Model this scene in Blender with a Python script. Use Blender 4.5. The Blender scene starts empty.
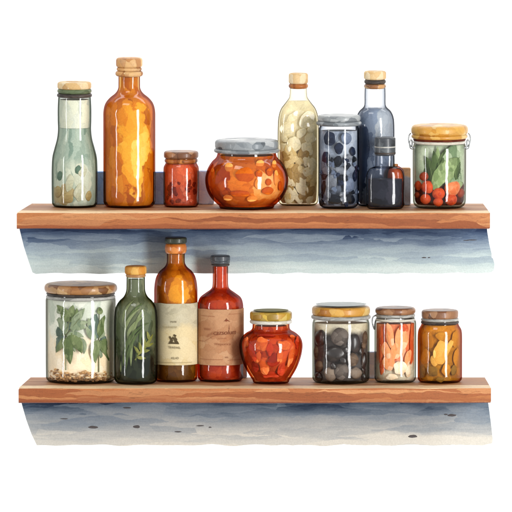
import bpy, bmesh, math, random
from mathutils import Vector, Matrix, noise
random.seed(7)
S = 0.0015                      # metres per picture unit (one unit = one millimetre and a half)
D = 12000.0                     # camera distance in those units
E = math.radians(5.0); SN, CS = math.sin(E), math.cos(E)
K = 1.45                        # light level that base colours are balanced for
C = bpy.context.scene.collection
scn = bpy.context.scene

# ------------------------------------------------------------------ colours and materials
def lin(h, k=None):
    # K: how much light reaches the surface (open air, or inside a jar)
    v = [int(h[i:i+2], 16)/255 for i in (0, 2, 4)]
    v = [(c/12.92 if c <= .04045 else ((c+.055)/1.055)**2.4)/(K if k is None else k) for c in v]
    return (*v, 1)

class NT:
    def __init__(s, name):
        s.m = bpy.data.materials.new(name); s.m.use_nodes = True
        s.t = s.m.node_tree; s.t.nodes.clear()
        s.out = s.t.nodes.new('ShaderNodeOutputMaterial')
    def n(s, typ, **kw):
        nd = s.t.nodes.new(typ)
        for k, v in kw.items(): setattr(nd, k, v)
        return nd
    def l(s, a, b): s.t.links.new(a, b)
    def put(s, sock, v):
        if hasattr(v, 'is_output'): s.l(v, sock)
        else: sock.default_value = v
    def math(s, op, a, b=0.0, clamp=False):
        nd = s.n('ShaderNodeMath', operation=op, use_clamp=clamp)
        s.put(nd.inputs[0], a); s.put(nd.inputs[1], b); return nd.outputs[0]
    def mix(s, f, a, b, mode='MIX'):
        nd = s.n('ShaderNodeMix', data_type='RGBA', blend_type=mode)
        s.put(nd.inputs[0], f); s.put(nd.inputs[6], a); s.put(nd.inputs[7], b); return nd.outputs[2]
    def rng(s, v, a, b, c=0.0, d=1.0):
        nd = s.n('ShaderNodeMapRange', interpolation_type='SMOOTHSTEP'); nd.clamp = True
        s.put(nd.inputs[0], v)
        for i, q in enumerate((a, b, c, d)): nd.inputs[i+1].default_value = q
        return nd.outputs[0]
    def noise(s, vec, scale, detail=2, rough=.5):
        nd = s.n('ShaderNodeTexNoise'); s.l(vec, nd.inputs['Vector'])
        nd.inputs['Scale'].default_value = scale; nd.inputs['Detail'].default_value = detail
        nd.inputs['Roughness'].default_value = rough; return nd
    def ramp(s, f, cols, interp='LINEAR', pos=None):
        nd = s.n('ShaderNodeValToRGB'); cr = nd.color_ramp; cr.interpolation = interp
        n = len(cols)
        if pos is None: pos = [i/max(n-1, 1) if interp != 'CONSTANT' else i/n for i in range(n)]
        while len(cr.elements) < n: cr.elements.new(.5)
        for e, p, c in zip(cr.elements, pos, cols): e.position = p; e.color = lin(c) if isinstance(c, str) else c
        s.l(f, nd.inputs[0]); return nd.outputs[0]

def coords(t, seed):
    """object coordinates in picture units"""
    tc = t.n('ShaderNodeTexCoord'); mp = t.n('ShaderNodeMapping')
    mp.inputs['Scale'].default_value = (1/S,)*3
    mp.inputs['Location'].default_value = (seed*13.7, seed*7.3, seed*3.1)
    t.l(tc.outputs['Object'], mp.inputs[0])
    raw = t.n('ShaderNodeMapping'); raw.inputs['Scale'].default_value = (1/S,)*3
    t.l(tc.outputs['Object'], raw.inputs[0])
    sp = t.n('ShaderNodeSeparateXYZ'); t.l(raw.outputs[0], sp.inputs[0])
    return mp.outputs[0], sp

def warp(t, v, amt, scale):
    ns = t.noise(v, scale, 3)
    sub = t.n('ShaderNodeVectorMath', operation='SUBTRACT'); t.l(ns.outputs['Color'], sub.inputs[0]); sub.inputs[1].default_value = (.5,)*3
    sc = t.n('ShaderNodeVectorMath', operation='SCALE'); t.l(sub.outputs[0], sc.inputs[0]); sc.inputs['Scale'].default_value = amt
    ad = t.n('ShaderNodeVectorMath', operation='ADD'); t.l(v, ad.inputs[0]); t.l(sc.outputs[0], ad.inputs[1])
    return ad.outputs[0]

def patches(t, v, cols, size, wa, seed, mb=.36):
    """watercolour washes: cells of flat pigment laid over larger, softer ones"""
    w = warp(t, v, wa, .05)
    w = warp(t, w, wa*.25, .3)
    mp = t.n('ShaderNodeMapping'); mp.inputs['Scale'].default_value = tuple(1/q for q in size); t.l(w, mp.inputs[0])
    v1 = t.n('ShaderNodeTexVoronoi'); t.l(mp.outputs[0], v1.inputs['Vector']); v1.inputs['Scale'].default_value = 1
    sp = t.n('ShaderNodeSeparateColor'); t.l(v1.outputs['Color'], sp.inputs[0])
    base = t.ramp(sp.outputs[0], cols)
    v2 = t.n('ShaderNodeTexVoronoi'); t.l(mp.outputs[0], v2.inputs['Vector']); v2.inputs['Scale'].default_value = .47
    sp2 = t.n('ShaderNodeSeparateColor'); t.l(v2.outputs['Color'], sp2.inputs[0])
    big = t.ramp(sp2.outputs[1], cols)
    col = t.mix(mb, base, big)
    ve = t.n('ShaderNodeTexVoronoi', feature='DISTANCE_TO_EDGE'); t.l(mp.outputs[0], ve.inputs['Vector']); ve.inputs['Scale'].default_value = 1
    return col, ve.outputs['Distance']

def finish(t, col, rough, spec, bump=None, coat=0.0, v=None):
    if v is not None:
        g = t.noise(v, .9, 4, .7)
        gr = t.rng(g.outputs[0], .3, .7, .90, 1.06)
        cc = t.n('ShaderNodeVectorMath', operation='SCALE'); t.l(col, cc.inputs[0]); t.l(gr, cc.inputs['Scale'])
        col = cc.outputs[0]
        if bump is None: bump = g.outputs[0]
    b = t.n('ShaderNodeBsdfPrincipled')
    t.l(col, b.inputs['Base Color']) if hasattr(col, 'is_output') else setattr(b.inputs['Base Color'], 'default_value', col)
    b.inputs['Roughness'].default_value = rough
    b.inputs['Specular IOR Level'].default_value = spec if K > 1.2 or coat else spec*.2   # steeped in liquid: hardly any surface shine
    b.inputs['Coat Weight'].default_value = coat; b.inputs['Coat Roughness'].default_value = .08
    if bump is not None:
        bp = t.n('ShaderNodeBump'); bp.inputs['Strength'].default_value = .25; bp.inputs['Distance'].default_value = S*.4
        t.l(bump, bp.inputs['Height']); t.l(bp.outputs[0], b.inputs['Normal'])
    t.l(b.outputs[0], t.out.inputs[0]); return t.m

def wc(name, cols, size=(9, 9, 12), wa=14, seed=1, edge=.18, rough=.5, spec=.25, zmix=None, coat=0.0, k=None, blobs=()):
    if k is not None:
        f = lambda L: [lin(c, k) if isinstance(c, str) else c for c in L]
        cols = f(cols); zmix = (f(zmix[0]),)+tuple(zmix[1:]) if zmix else None
    edge *= .55
    t = NT(name); v, sp = coords(t, seed)
    col, ed = patches(t, v, cols, size, wa, seed, .22 if wa == 5 else .33)
    if zmix:                                         # a second pigment above (or below) an uneven line
        c2, z0, z1, sz2 = zmix
        col2, ed2 = patches(t, v, c2, sz2, wa, seed+3)
        nz = t.noise(v, .08, 3)
        zz = t.math('ADD', sp.outputs['Z'], t.math('MULTIPLY', t.math('SUBTRACT', nz.outputs[0], .5), (z1-z0)*2.0))
        col = t.mix(t.rng(zz, z0, z1), col, col2)
    for bx, bz, rx, rz, c3, sz3 in blobs:            # a warped region in another palette
        nw = t.noise(v, .07, 3); ns_ = t.n('ShaderNodeSeparateColor'); t.l(nw.outputs['Color'], ns_.inputs[0])
        ax = t.math('DIVIDE', t.math('ADD', t.math('SUBTRACT', sp.outputs['X'], bx), t.math('MULTIPLY', t.math('SUBTRACT', ns_.outputs[0], .5), rx*1.6)), rx)
        az_ = t.math('DIVIDE', t.math('ADD', t.math('SUBTRACT', sp.outputs['Z'], bz), t.math('MULTIPLY', t.math('SUBTRACT', ns_.outputs[1], .5), rz*1.6)), rz)
        dd = t.math('ADD', t.math('MULTIPLY', ax, ax), t.math('MULTIPLY', az_, az_))
        c3c, _e = patches(t, v, c3, sz3, wa, seed+5)
        col = t.mix(t.rng(dd, .82, 1.0, 1, 0), col, c3c)
    if edge:
        e = t.rng(ed, .0, .09, 1-edge, 1)
        cc = t.n('ShaderNodeVectorMath', operation='SCALE'); t.l(col, cc.inputs[0]); t.l(e, cc.inputs['Scale']); col = cc.outputs[0]
    return finish(t, col, rough, spec, v=v, coat=coat)

def glass(name, T, rho=.92, gl=1.1, pw=1.7, tmax=14.0):
    """thin-walled glass: what shows through is filtered by the length of wall the eye looks along
    (wall thickness 1-rho of the radius), so the silhouette gathers a dark rim as real jars do"""
    t = NT(name); g = t.n('ShaderNodeNewGeometry')
    d = t.n('ShaderNodeVectorMath', operation='DOT_PRODUCT'); t.l(g.outputs['Normal'], d.inputs[0]); t.l(g.outputs['Incoming'], d.inputs[1])
    c = t.math('ABSOLUTE', d.outputs['Value'])
    s2 = t.math('SUBTRACT', 1.0, t.math('MULTIPLY', c, c))
    inner = t.math('SQRT', t.math('MAXIMUM', t.math('SUBTRACT', rho*rho, s2), 0.0))
    path = t.math('MULTIPLY', t.math('SUBTRACT', t.math('MAXIMUM', c, math.sqrt(1-rho*rho)), inner), 1/(1-rho))
    path = t.math('MINIMUM', t.math('POWER', path, pw), tmax)
    gm = t.n('ShaderNodeGamma'); gm.inputs[0].default_value = (*T, 1); t.l(path, gm.inputs[1])
    tr = t.n('ShaderNodeBsdfTransparent'); t.l(gm.outputs[0], tr.inputs[0])
    gs = t.n('ShaderNodeBsdfGlossy'); gs.inputs['Roughness'].default_value = .05
    fr = t.n('ShaderNodeFresnel'); fr.inputs[0].default_value = 1.48
    f = t.math('MULTIPLY', t.math('MINIMUM', fr.outputs[0], .055), gl)
    f = t.math('MULTIPLY', f, t.math('SUBTRACT', 1.0, g.outputs['Backfacing']))
    # uneven hand-blown surface
    tc = t.n('ShaderNodeTexCoord'); nz = t.noise(tc.outputs['Object'], 35, 2)
    bp = t.n('ShaderNodeBump'); bp.inputs['Strength'].default_value = .75; bp.inputs['Distance'].default_value = .0012
    t.l(nz.outputs[0], bp.inputs['Height']); t.l(bp.outputs[0], gs.inputs['Normal'])
    mx = t.n('ShaderNodeMixShader'); t.l(f, mx.inputs[0]); t.l(tr.outputs[0], mx.inputs[1]); t.l(gs.outputs[0], mx.inputs[2])
    t.l(mx.outputs[0], t.out.inputs[0]); return t.m

def wood_mat(seed, edges):
    t = NT('painted_wood'); v, sp = coords(t, seed)
    w = warp(t, v, 10, .03)
    mp = t.n('ShaderNodeMapping'); mp.inputs['Scale'].default_value = (.009, .11, .20); t.l(w, mp.inputs[0])
    vo = t.n('ShaderNodeTexVoronoi'); t.l(mp.outputs[0], vo.inputs['Vector']); vo.inputs['Scale'].default_value = 1
    s1 = t.n('ShaderNodeSeparateColor'); t.l(vo.outputs['Color'], s1.inputs[0])
    ff = t.ramp(s1.outputs[0], ['96502A', 'B86C3C', 'CC8450', 'A45A30', 'E0A06A', 'BE743F'])
    # the top face gets a painted highlight strip along its front arris
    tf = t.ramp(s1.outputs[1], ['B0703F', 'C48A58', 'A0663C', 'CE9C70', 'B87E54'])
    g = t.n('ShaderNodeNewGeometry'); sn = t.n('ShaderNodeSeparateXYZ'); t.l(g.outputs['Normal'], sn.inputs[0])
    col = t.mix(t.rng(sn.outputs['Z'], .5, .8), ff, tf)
    # a highlight painted as a pale strip along the front of the top face
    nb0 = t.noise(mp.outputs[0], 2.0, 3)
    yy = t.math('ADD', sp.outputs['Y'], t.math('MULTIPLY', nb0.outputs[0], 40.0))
    hilite = t.math('MULTIPLY', t.rng(yy, -10, -5, 1, 0), t.rng(sn.outputs['Z'], .5, .8))
    col = t.mix(t.math('MULTIPLY', hilite, .8), col, lin('FFE2B6', 1.15))
    # grain lines
    mp2 = t.n('ShaderNodeMapping'); mp2.inputs['Scale'].default_value = (.010, .22, .42); t.l(w, mp2.inputs[0])
    ns = t.noise(mp2.outputs[0], 1.0, 5, .65)
    bands = t.math('PINGPONG', t.math('MULTIPLY', ns.outputs[0], 7.0), .5)
    gl = t.rng(bands, .0, .045, .48, 1)
    cc = t.n('ShaderNodeVectorMath', operation='SCALE'); t.l(col, cc.inputs[0]); t.l(gl, cc.inputs['Scale']); col = cc.outputs[0]
    mp4 = t.n('ShaderNodeMapping'); mp4.inputs['Scale'].default_value = (.022, .7, 1.0); t.l(w, mp4.inputs[0])
    fine = t.noise(mp4.outputs[0], 1.0, 3, .6)
    fl2 = t.rng(fine.outputs[0], .33, .40, .62, 1)
    cc = t.n('ShaderNodeVectorMath', operation='SCALE'); t.l(col, cc.inputs[0]); t.l(fl2, cc.inputs['Scale']); col = cc.outputs[0]
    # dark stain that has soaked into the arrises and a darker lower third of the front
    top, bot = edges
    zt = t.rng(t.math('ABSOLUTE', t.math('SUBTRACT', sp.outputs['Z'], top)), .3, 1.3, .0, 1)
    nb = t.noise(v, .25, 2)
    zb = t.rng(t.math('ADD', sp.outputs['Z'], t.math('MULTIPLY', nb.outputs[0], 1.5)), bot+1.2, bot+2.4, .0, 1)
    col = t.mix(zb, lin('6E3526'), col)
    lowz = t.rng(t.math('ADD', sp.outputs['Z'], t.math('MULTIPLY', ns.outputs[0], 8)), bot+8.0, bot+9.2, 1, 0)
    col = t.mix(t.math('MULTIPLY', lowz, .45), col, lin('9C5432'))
    return finish(t, col, .55, .3, v=v)

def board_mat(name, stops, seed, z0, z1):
    """a board washed with broad horizontal strokes, each stroke a flat tone with a wavy edge, the upper ones painting in the shelf shade"""
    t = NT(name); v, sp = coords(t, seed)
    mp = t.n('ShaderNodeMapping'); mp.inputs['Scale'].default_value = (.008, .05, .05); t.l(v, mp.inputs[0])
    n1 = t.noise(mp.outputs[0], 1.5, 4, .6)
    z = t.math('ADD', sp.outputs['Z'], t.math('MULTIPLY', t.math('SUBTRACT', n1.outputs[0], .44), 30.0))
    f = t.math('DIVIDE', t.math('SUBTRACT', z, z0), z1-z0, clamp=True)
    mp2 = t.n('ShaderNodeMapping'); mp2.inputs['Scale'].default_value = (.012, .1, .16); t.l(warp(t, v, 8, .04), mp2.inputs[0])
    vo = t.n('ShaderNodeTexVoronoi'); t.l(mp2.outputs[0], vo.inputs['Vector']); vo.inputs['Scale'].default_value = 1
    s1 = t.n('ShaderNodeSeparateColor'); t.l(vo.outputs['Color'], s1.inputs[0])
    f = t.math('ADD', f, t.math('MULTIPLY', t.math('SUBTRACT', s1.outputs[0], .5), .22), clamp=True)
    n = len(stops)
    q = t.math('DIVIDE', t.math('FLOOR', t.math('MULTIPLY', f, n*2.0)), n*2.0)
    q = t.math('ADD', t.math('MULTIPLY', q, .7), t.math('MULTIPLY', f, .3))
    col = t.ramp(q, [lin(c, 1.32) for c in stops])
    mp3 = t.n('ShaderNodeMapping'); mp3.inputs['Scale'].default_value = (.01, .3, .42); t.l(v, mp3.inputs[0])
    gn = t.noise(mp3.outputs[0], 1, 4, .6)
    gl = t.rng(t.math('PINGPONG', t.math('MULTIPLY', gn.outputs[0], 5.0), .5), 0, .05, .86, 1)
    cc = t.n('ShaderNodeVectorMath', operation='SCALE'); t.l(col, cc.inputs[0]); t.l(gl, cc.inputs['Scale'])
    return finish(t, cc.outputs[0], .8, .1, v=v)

def plain(name, hexc, rough=.5, spec=.3, coat=0):
    t = NT(name); v, sp = coords(t, 1)
    return finish(t, t.mix(0.0, lin(hexc), lin(hexc)), rough, spec, v=v, coat=coat)

# ------------------------------------------------------------------ mesh helpers
def obj(name, bm, mat, parent=None, sharp=38):
    bm.normal_update()
    for f in bm.faces: f.smooth = True
    for e in bm.edges:
        if len(e.link_faces) == 2 and e.calc_face_angle(0) > math.radians(sharp): e.smooth = False
    me = bpy.data.meshes.new(name); bm.to_mesh(me); bm.free()
    o = bpy.data.objects.new(name, me); C.objects.link(o)
    if mat: me.materials.append(mat)
    if parent: o.parent = parent
    return o

def tag(o, label, cat=None, group=None, kind=None):
    if label: o['label'] = label
    if cat: o['category'] = cat
    if group: o['group'] = group
    if kind: o['kind'] = kind
    return o

def lathe(prof, seg=80, sy=1.0, wob=0.0, bm=None):
    """prof: (radius, height) pairs in picture units, from the axis or rim downwards"""
    bm = bm or bmesh.new(); rings = []
    for r, z in prof:
        if r < .02: rings.append([bm.verts.new((0, 0, z*S))])
        else:
            ring = []
            for i in range(seg):
                a = 2*math.pi*i/seg
                k = 1 + wob*noise.noise(Vector((math.cos(a)*1.3, math.sin(a)*1.3, z*.05)))
                ring.append(bm.verts.new((r*k*math.cos(a)*S, r*k*sy*math.sin(a)*S, z*S)))
            rings.append(ring)
    for a, b in zip(rings, rings[1:]):
        for i in range(seg):
            j = (i+1) % seg
            if len(a) == 1 and len(b) == 1: continue
            if len(a) == 1: bm.faces.new((a[0], b[i], b[j]))
            elif len(b) == 1: bm.faces.new((a[i], b[0], a[j]))
            else: bm.faces.new((a[i], b[i], b[j], a[j]))
    return bm

def catmull(p, n=5):
    out = []
    for i in range(len(p)-1):
        p0 = p[max(i-1, 0)]; p1 = p[i]; p2 = p[i+1]; p3 = p[min(i+2, len(p)-1)]
        for k in range(n):
            u = k/n
            out.append(tuple(.5*((2*p1[j]) + (-p0[j]+p2[j])*u + (2*p0[j]-5*p1[j]+4*p2[j]-p3[j])*u*u + (-p0[j]+3*p1[j]-3*p2[j]+p3[j])*u**3) for j in (0, 1)))
    out.append(p[-1]); return out

ROW = {'u': 212.8, 'l': 388.3}
class Spot:
    """a standing place: column px, depth d behind the shelf's front edge, row"""
    def __init__(s, px, d, row, name, label, cat, group=None):
        s.px, s.d = px, d; s.f = 1 + d*CS/D
        s.zs = (256-ROW[row])/CS
        s.e = bpy.data.objects.new(name, None); C.objects.link(s.e)
        s.e.empty_display_size = .01
        s.e.location = ((px-256)*s.f*S, d*S, s.zs*S)
        tag(s.e, label, cat, group)
        s.prof = None
    def Z(s, py, dd=0.0): return ((256-py)*s.f - (s.d+dd)*SN)/CS - s.zs
    def X(s, px): return (px-s.px)*s.f
    def body(s, pts, cr, mat, sy=1.0, name='glass_body', smooth=True, inset=1.7, foot=0):
        """pts: (half width, picture row) from the rim down; ends in a rounded foot"""
        p = [(r*s.f, s.Z(y)) for r, y in pts]
        if smooth: p = catmull(p, 5)
        r, z = p[-1]
        p = [q for q in p if q[1] > cr] ; r = p[-1][0] if smooth else r
        p.append((r, cr))
        for k in range(1, 7):
            a = math.pi/2*k/6; p.append((r-cr+cr*math.cos(a), cr-cr*math.sin(a)))
        s.prof = p[:]; s.sy = sy
        p.append((0.0, .35))
        return obj(name, lathe(p, sy=sy), mat, s.e)
    def rad(s, z):
        P = s.prof
        for a, b in zip(P, P[1:]):
            if b[1] <= z <= a[1]:
                return a[0] + (b[0]-a[0])*((a[1]-z)/max(a[1]-b[1], 1e-6))
        return P[0][0] if z > P[0][1] else P[-1][0]
    def fill(s, name, y0, mat, inset=1.7, base=2.2, k=1.0, y1=None, parent=None, dy=1.0):
        """what the glass holds, from row y0 down to the foot (or row y1)"""
        zt = s.Z(y0); zb = base if y1 is None else s.Z(y1)
        n = 40; p = [(0.0, zt)]
        for i in range(n+1):
            z = zt + (zb-zt)*i/n
            r = max(s.rad(z)-inset, .5)*k
            if y1 is None: r = min(r, max(s.rad(max(z-base*.55, 0))-inset, .5)*k)
            p.append((r, z))
        p.append((0.0, zb))
        return obj(name, lathe(p, sy=s.sy*dy), mat, parent or s.e)
    def cap(s, name, r, y0, y1, mat, bev=1.5, sy=1.0, dome=0.0, wob=.012, parent=None, taper=0.0, dx=0.0):
        r *= s.f; z1 = s.Z(y1); z0 = s.Z(y0) - r*sy*SN
        b = min(bev, (z0-z1)*.45)
        p = [(0.0, z0+dome), (r*.5, z0+dome*.8), (r-b*1.6, z0+dome*.15)]
        for k in range(5):
            a = math.pi/2*k/4; p.append((r-b+b*math.sin(a), z0-b+b*math.cos(a)))
        rb = r-taper
        for k in range(5):
            a = math.pi/2*k/4; p.append((rb-b+b*math.cos(a), z1+b-b*math.sin(a)))
        p.append((0.0, z1))
        o = obj(name, lathe(p, sy=sy, wob=wob), mat, parent or s.e)
        o.location.x = dx*S; return o
    def ring(s, name, r, y0, y1, mat, sy=1.0, bulge=1.0, parent=None):
        r *= s.f; z0, z1 = s.Z(y0), s.Z(y1); h = (z0-z1)/2; p = []
        for k in range(9):
            a = -math.pi/2 + math.pi*k/8
            p.append((r-h*bulge+h*bulge*math.cos(a), (z0+z1)/2 - h*math.sin(a)))
        p = [(p[0][0]-2, z0)] + p + [(p[-1][0]-2, z1)]
        return obj(name, lathe(p, sy=sy), mat, parent or s.e)
    def surf(s, px, py, depth=2.5, back=False):
        """point inside the glass, `depth` under its wall, seen at column px, row py; plus outward normal"""
        x = s.X(px); z = s.Z(py)
        for _ in range(3):
            r = max(s.rad(max(z, 1))-depth, 1.0)
            xx = max(-r*.97, min(r*.97, x))
            y = -math.sqrt(max(r*r-xx*xx, 0))*s.sy
            if back: y = -y
            z = s.Z(py, y)
        n = Vector((xx/r, y/(r*s.sy*s.sy) if s.sy else y/r, 0)).normalized()
        return Vector((xx, y, z)), n

def world(s, o):
    """give a free-standing thing the jar's place in the world"""
    o.location = s.e.location.copy(); return o

def lump_bm(rx, ry, rz, seed, rough=.12, u=26, v=18, flat=0.0):
    bm = bmesh.new()
    bmesh.ops.create_uvsphere(bm, u_segments=u, v_segments=v, radius=1)
    for q in bm.verts:
        k = 1 + rough*noise.noise(q.co*1.15 + Vector((seed*3.3, seed, 0)))*2
        c = q.co*k
        q.co = Vector((c.x*rx, c.y*ry, c.z*rz))*S
    return bm

def lump(s, px, py, rx, rz, thick, mat, name, label, cat, group, rough=.12, rot=0.0, depth=None, back=False, seed=None):
    seed = seed if seed is not None else random.random()*50
    depth = depth if depth is not None else ((1.0+thick*.6) if thick < 2.1 else .9+thick)
    p, n = s.surf(px, py, depth, back)
    p.z = max(p.z, 2.0+rz*.9)
    o = obj(name, lump_bm(rx, thick, rz, seed, rough), mat)
    az = math.atan2(n.x, -n.y)
    o.rotation_euler = (Matrix.Rotation(az, 3, 'Z') @ Matrix.Rotation(rot, 3, 'Y')).to_euler()
    o.location = Vector(s.e.location) + p*S
    return tag(o, label, cat, group)

def scatter(s, n, x0, x1, y0, y1, rlo, rhi, thick, mats, name, label, cat, group, rough=.2, gap=.75, asp=(1, 1.4), taken=None, back=0):
    pts = list(taken or []); tries = 0; made = 0
    while made < n and tries < 4000:
        tries += 1
        r = random.uniform(rlo, rhi); x = random.uniform(x0, x1); y = random.uniform(y0, y1)
        if any((x-a)**2+(y-b)**2 < ((r+c)*gap)**2 for a, b, c in pts): continue
        rr = s.rad(max(s.Z(y), 1))
        if abs(s.X(x)) + (r*.75 if thick < .6 else 0) > min(rr, s.rad(max(s.Z(y-r), 1)))-2.5 + (.0 if thick < .6 else 2): continue
        pts.append((x, y, r)); made += 1
        lump(s, x, y, r, r*random.uniform(*asp), thick, random.choice(mats), name, label, cat, group, rough, random.uniform(-1, 1))
    for i in range(back):
        r = random.uniform(rlo, rhi)
        lump(s, random.uniform(x0+3, x1-3), random.uniform(y0, y1), r, r, thick, random.choice(mats), name, label, cat, group, rough, random.uniform(-1, 1), back=True)

def tube(path, r, seg=8, bm=None, taper=None):
    bm = bm or bmesh.new(); rings = []
    n = len(path)
    for i, p in enumerate(path):
        t = (path[min(i+1, n-1)] - path[max(i-1, 0)]).normalized()
        a = t.cross(Vector((0.3, 1, .2))).normalized(); b = t.cross(a)
        rr = r if taper is None else r*(1-(1-taper)*i/(n-1))
        rings.append([bm.verts.new((p + a*rr*math.cos(2*math.pi*k/seg) + b*rr*math.sin(2*math.pi*k/seg))*S) for k in range(seg)])
    for A, B in zip(rings, rings[1:]):
        for k in range(seg): bm.faces.new((A[k], A[(k+1) % seg], B[(k+1) % seg], B[k]))
    bm.faces.new(rings[0][::-1]); bm.faces.new(rings[-1]); return bm

def blade(s, pts, w, depth=3.0, shape=1.0, curl=.35, lobes=0.0):
    """a leaf following the quadratic path pts (base, mid, tip) just inside the glass"""
    bm = bmesh.new(); N = 12; rows = []
    b, m, t = pts
    prev = None
    for i in range(N+1):
        u = i/N
        x = (1-u)**2*b[0]+2*u*(1-u)*m[0]+u*u*t[0]; y = (1-u)**2*b[1]+2*u*(1-u)*m[1]+u*u*t[1]
        dx = 2*(1-u)*(m[0]-b[0])+2*u*(t[0]-m[0]); dy = 2*(1-u)*(m[1]-b[1])+2*u*(t[1]-m[1])
        L = math.hypot(dx, dy) or 1; nx, ny = -dy/L, dx/L
        ww = w*.5*(math.sin(math.pi*min(1, u**(.75/shape)*.98+.01))**.8)
        if lobes: ww *= 1+lobes*math.sin(u*26)
        row = []
        for k in (-1, -.5, 0, .5, 1):
            p, n = s.surf(x+nx*ww*k, y+ny*ww*k, depth + curl*abs(k)*w*.12 + .8*math.sin(u*3))
            row.append((p, n))
        rows.append(row)
    for side in (0, 1):
        vs = [[bm.verts.new((p - n*(.45*side*(1 - abs(k-2)*.35)))*S) for k, (p, n) in enumerate(r)] for r in rows]
        for A, B in zip(vs, vs[1:]):
            for k in range(4):
                q = (A[k], A[k+1], B[k+1], B[k])
                bm.faces.new(q if side == 0 else q[::-1])
        if side == 0: first = vs
        else:
            for A, B in ((0, 1),):
                pass
            for i in range(N):
                bm.faces.new((first[i][0], first[i+1][0], vs[i+1][0], vs[i][0]))
                bm.faces.new((first[i+1][4], first[i][4], vs[i][4], vs[i+1][4]))
    bmesh.ops.recalc_face_normals(bm, faces=bm.faces)
    return bm

# ------------------------------------------------------------------ the setting
def quad_plane(name, mat, co, kind='structure'):
    bm = bmesh.new(); bm.faces.new([bm.verts.new(c) for c in co]); o = obj(name, bm, mat)
    o['kind'] = kind; return o
mw = NT('white_paint'); finish(mw, (.92, .92, .915, 1), .9, .05)
wall = quad_plane('wall', mw.m, [(-9, .9, -6), (9, .9, -6), (9, .9, 6), (-9, .9, 6)])
tag(wall, 'plain bright white wall behind the two shelves')

def screen(px, py, d):
    f = 1 + d*CS/D
    return Vector(((px-256)*f, d, ((256-py)*f - d*SN)/CS))

def shelf(row, xs, thick, label, seed, apron_pts, apron_mat, alabel, knots):
    """plank with slanting ends and soft arrises, and the washed board fixed under its rear edge"""
    P0 = ROW[row]; zt = (256-P0)/CS
    e = bpy.data.objects.new('wooden_shelf', None); C.objects.link(e); e.location = (0, 55*S, zt*S)
    tag(e, label, 'shelf')
    fl, fr, bl, br, fr_b = xs
    n = 70; bm = bmesh.new(); rings = []
    dep = 112.0; b = 1.3
    for i in range(n+1):
        u = i/n
        ring = []
        # cross-section: front-top arris, front-bottom arris, back
        sec = [(b, 0), (.35, -.35), (0, -b), (0, -thick+b), (.4, -thick+.4), (b, -thick), (dep, -thick), (dep, 0), (dep*.5, 0), (12, 0)]
        for j, (y, z) in enumerate(sec):
            x0 = fl + (bl-fl)*y/dep; x1 = fr + (br-fr)*y/dep
            x = (x0 + (x1-x0)*u - 256)*(1+y*CS/D)
            if i in (0, n): x += (.8 if i == 0 else -.8)*(1 if j in (1, 4) else 0)
            wz = .55*noise.noise(Vector((x*.02, j*.1, seed)))
            wy = .8*noise.noise(Vector((x*.025, 5, seed)))
            if y > dep*.4: wy = 0
            if j > 5 or z == 0: wz = wz*.0 if z == 0 else wz
            ring.append(bm.verts.new((x*S, (y+wy-55)*S, (z+wz)*S)))
        rings.append(ring)
    m = len(rings[0])
    for A, B in zip(rings, rings[1:]):
        for k in range(m): bm.faces.new((A[k], A[(k+1) % m], B[(k+1) % m], B[k]))
    bm.faces.new(rings[0]); bm.faces.new(rings[-1][::-1])
    bmesh.ops.recalc_face_normals(bm, faces=bm.faces)
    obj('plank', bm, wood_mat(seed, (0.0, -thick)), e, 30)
    # apron board
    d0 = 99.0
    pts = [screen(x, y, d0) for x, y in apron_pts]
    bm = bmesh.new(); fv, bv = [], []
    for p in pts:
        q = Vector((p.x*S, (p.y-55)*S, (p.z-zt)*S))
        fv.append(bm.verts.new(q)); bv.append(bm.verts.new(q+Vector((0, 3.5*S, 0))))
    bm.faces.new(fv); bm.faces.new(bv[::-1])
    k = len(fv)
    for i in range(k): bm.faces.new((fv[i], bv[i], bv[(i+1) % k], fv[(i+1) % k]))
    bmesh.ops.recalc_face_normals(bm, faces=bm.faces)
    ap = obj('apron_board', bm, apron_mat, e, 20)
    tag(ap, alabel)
    for (kx, ky, kw, kh) in knots:
        p = screen(kx, ky, d0); bm = lump_bm(kw, .5, kh, kx, .12)
        kn = obj('knot', bm, KNOT, ap); kn.location = (p.x*S, (p.y-55)*S, (p.z-zt)*S)
    return e
KNOT = plain('knot_brown', '66605F', .8, .1)

def ragged(x0, x1, y, amp, seed, step=4):
    out = []; x = x0; r = random.Random(seed)
    while x < x1:
        out.append((x, y + amp*noise.noise(Vector((x*.045, seed, 0)))*2 + amp*.35*r.uniform(-1, 1)*(1 if x > 250 else .3)))
        x += step*r.uniform(.6, 1.5)
    return out
zt_u = (256-ROW['u'])/CS; zt_l = (256-ROW['l'])/CS
BM_U = board_mat('blue_wash_shade', ['DAE6E2', 'CCDBD9', 'B8C8CC', 'AABAC3', '98A8B6', '7B8CA0', '566883', '33425F', '1D2A46'], 3, -65, -17)  # navy upper stops paint the shelf's shade into the wash
BM_L = board_mat('grey_wash_shade', ['E6E0D2', 'D0CEC6', 'BEBFBC', 'ADB1B2', '9CA4AA', '8A95A0', '6A7887', '445266', '222D44'], 5, -62, -17)  # dark blue upper stops are the shelf's shade, put into the colour
up = [(18.0, 222.3)] + [(20, 231), (24, 247), (28.5, 261), (32.5, 272.5)] + ragged(36, 487, 273.4, .7, 2) + [(491, 272.5), (494.3, 270), (494.6, 264), (493.2, 259), (491.6, 257.5), (491.8, 254), (489.5, 245), (487.3, 232), (486.5, 222.3)]
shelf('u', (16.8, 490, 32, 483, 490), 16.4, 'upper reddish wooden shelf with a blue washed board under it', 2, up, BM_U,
      'board under the upper shelf, washed pale aqua with the shelf shade painted in navy', [(424, 257.6, 2.2, .6), (429, 257.6, 1.2, .5), (472, 240, 5, .45), (466, 240.4, 3, .35)])
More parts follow.
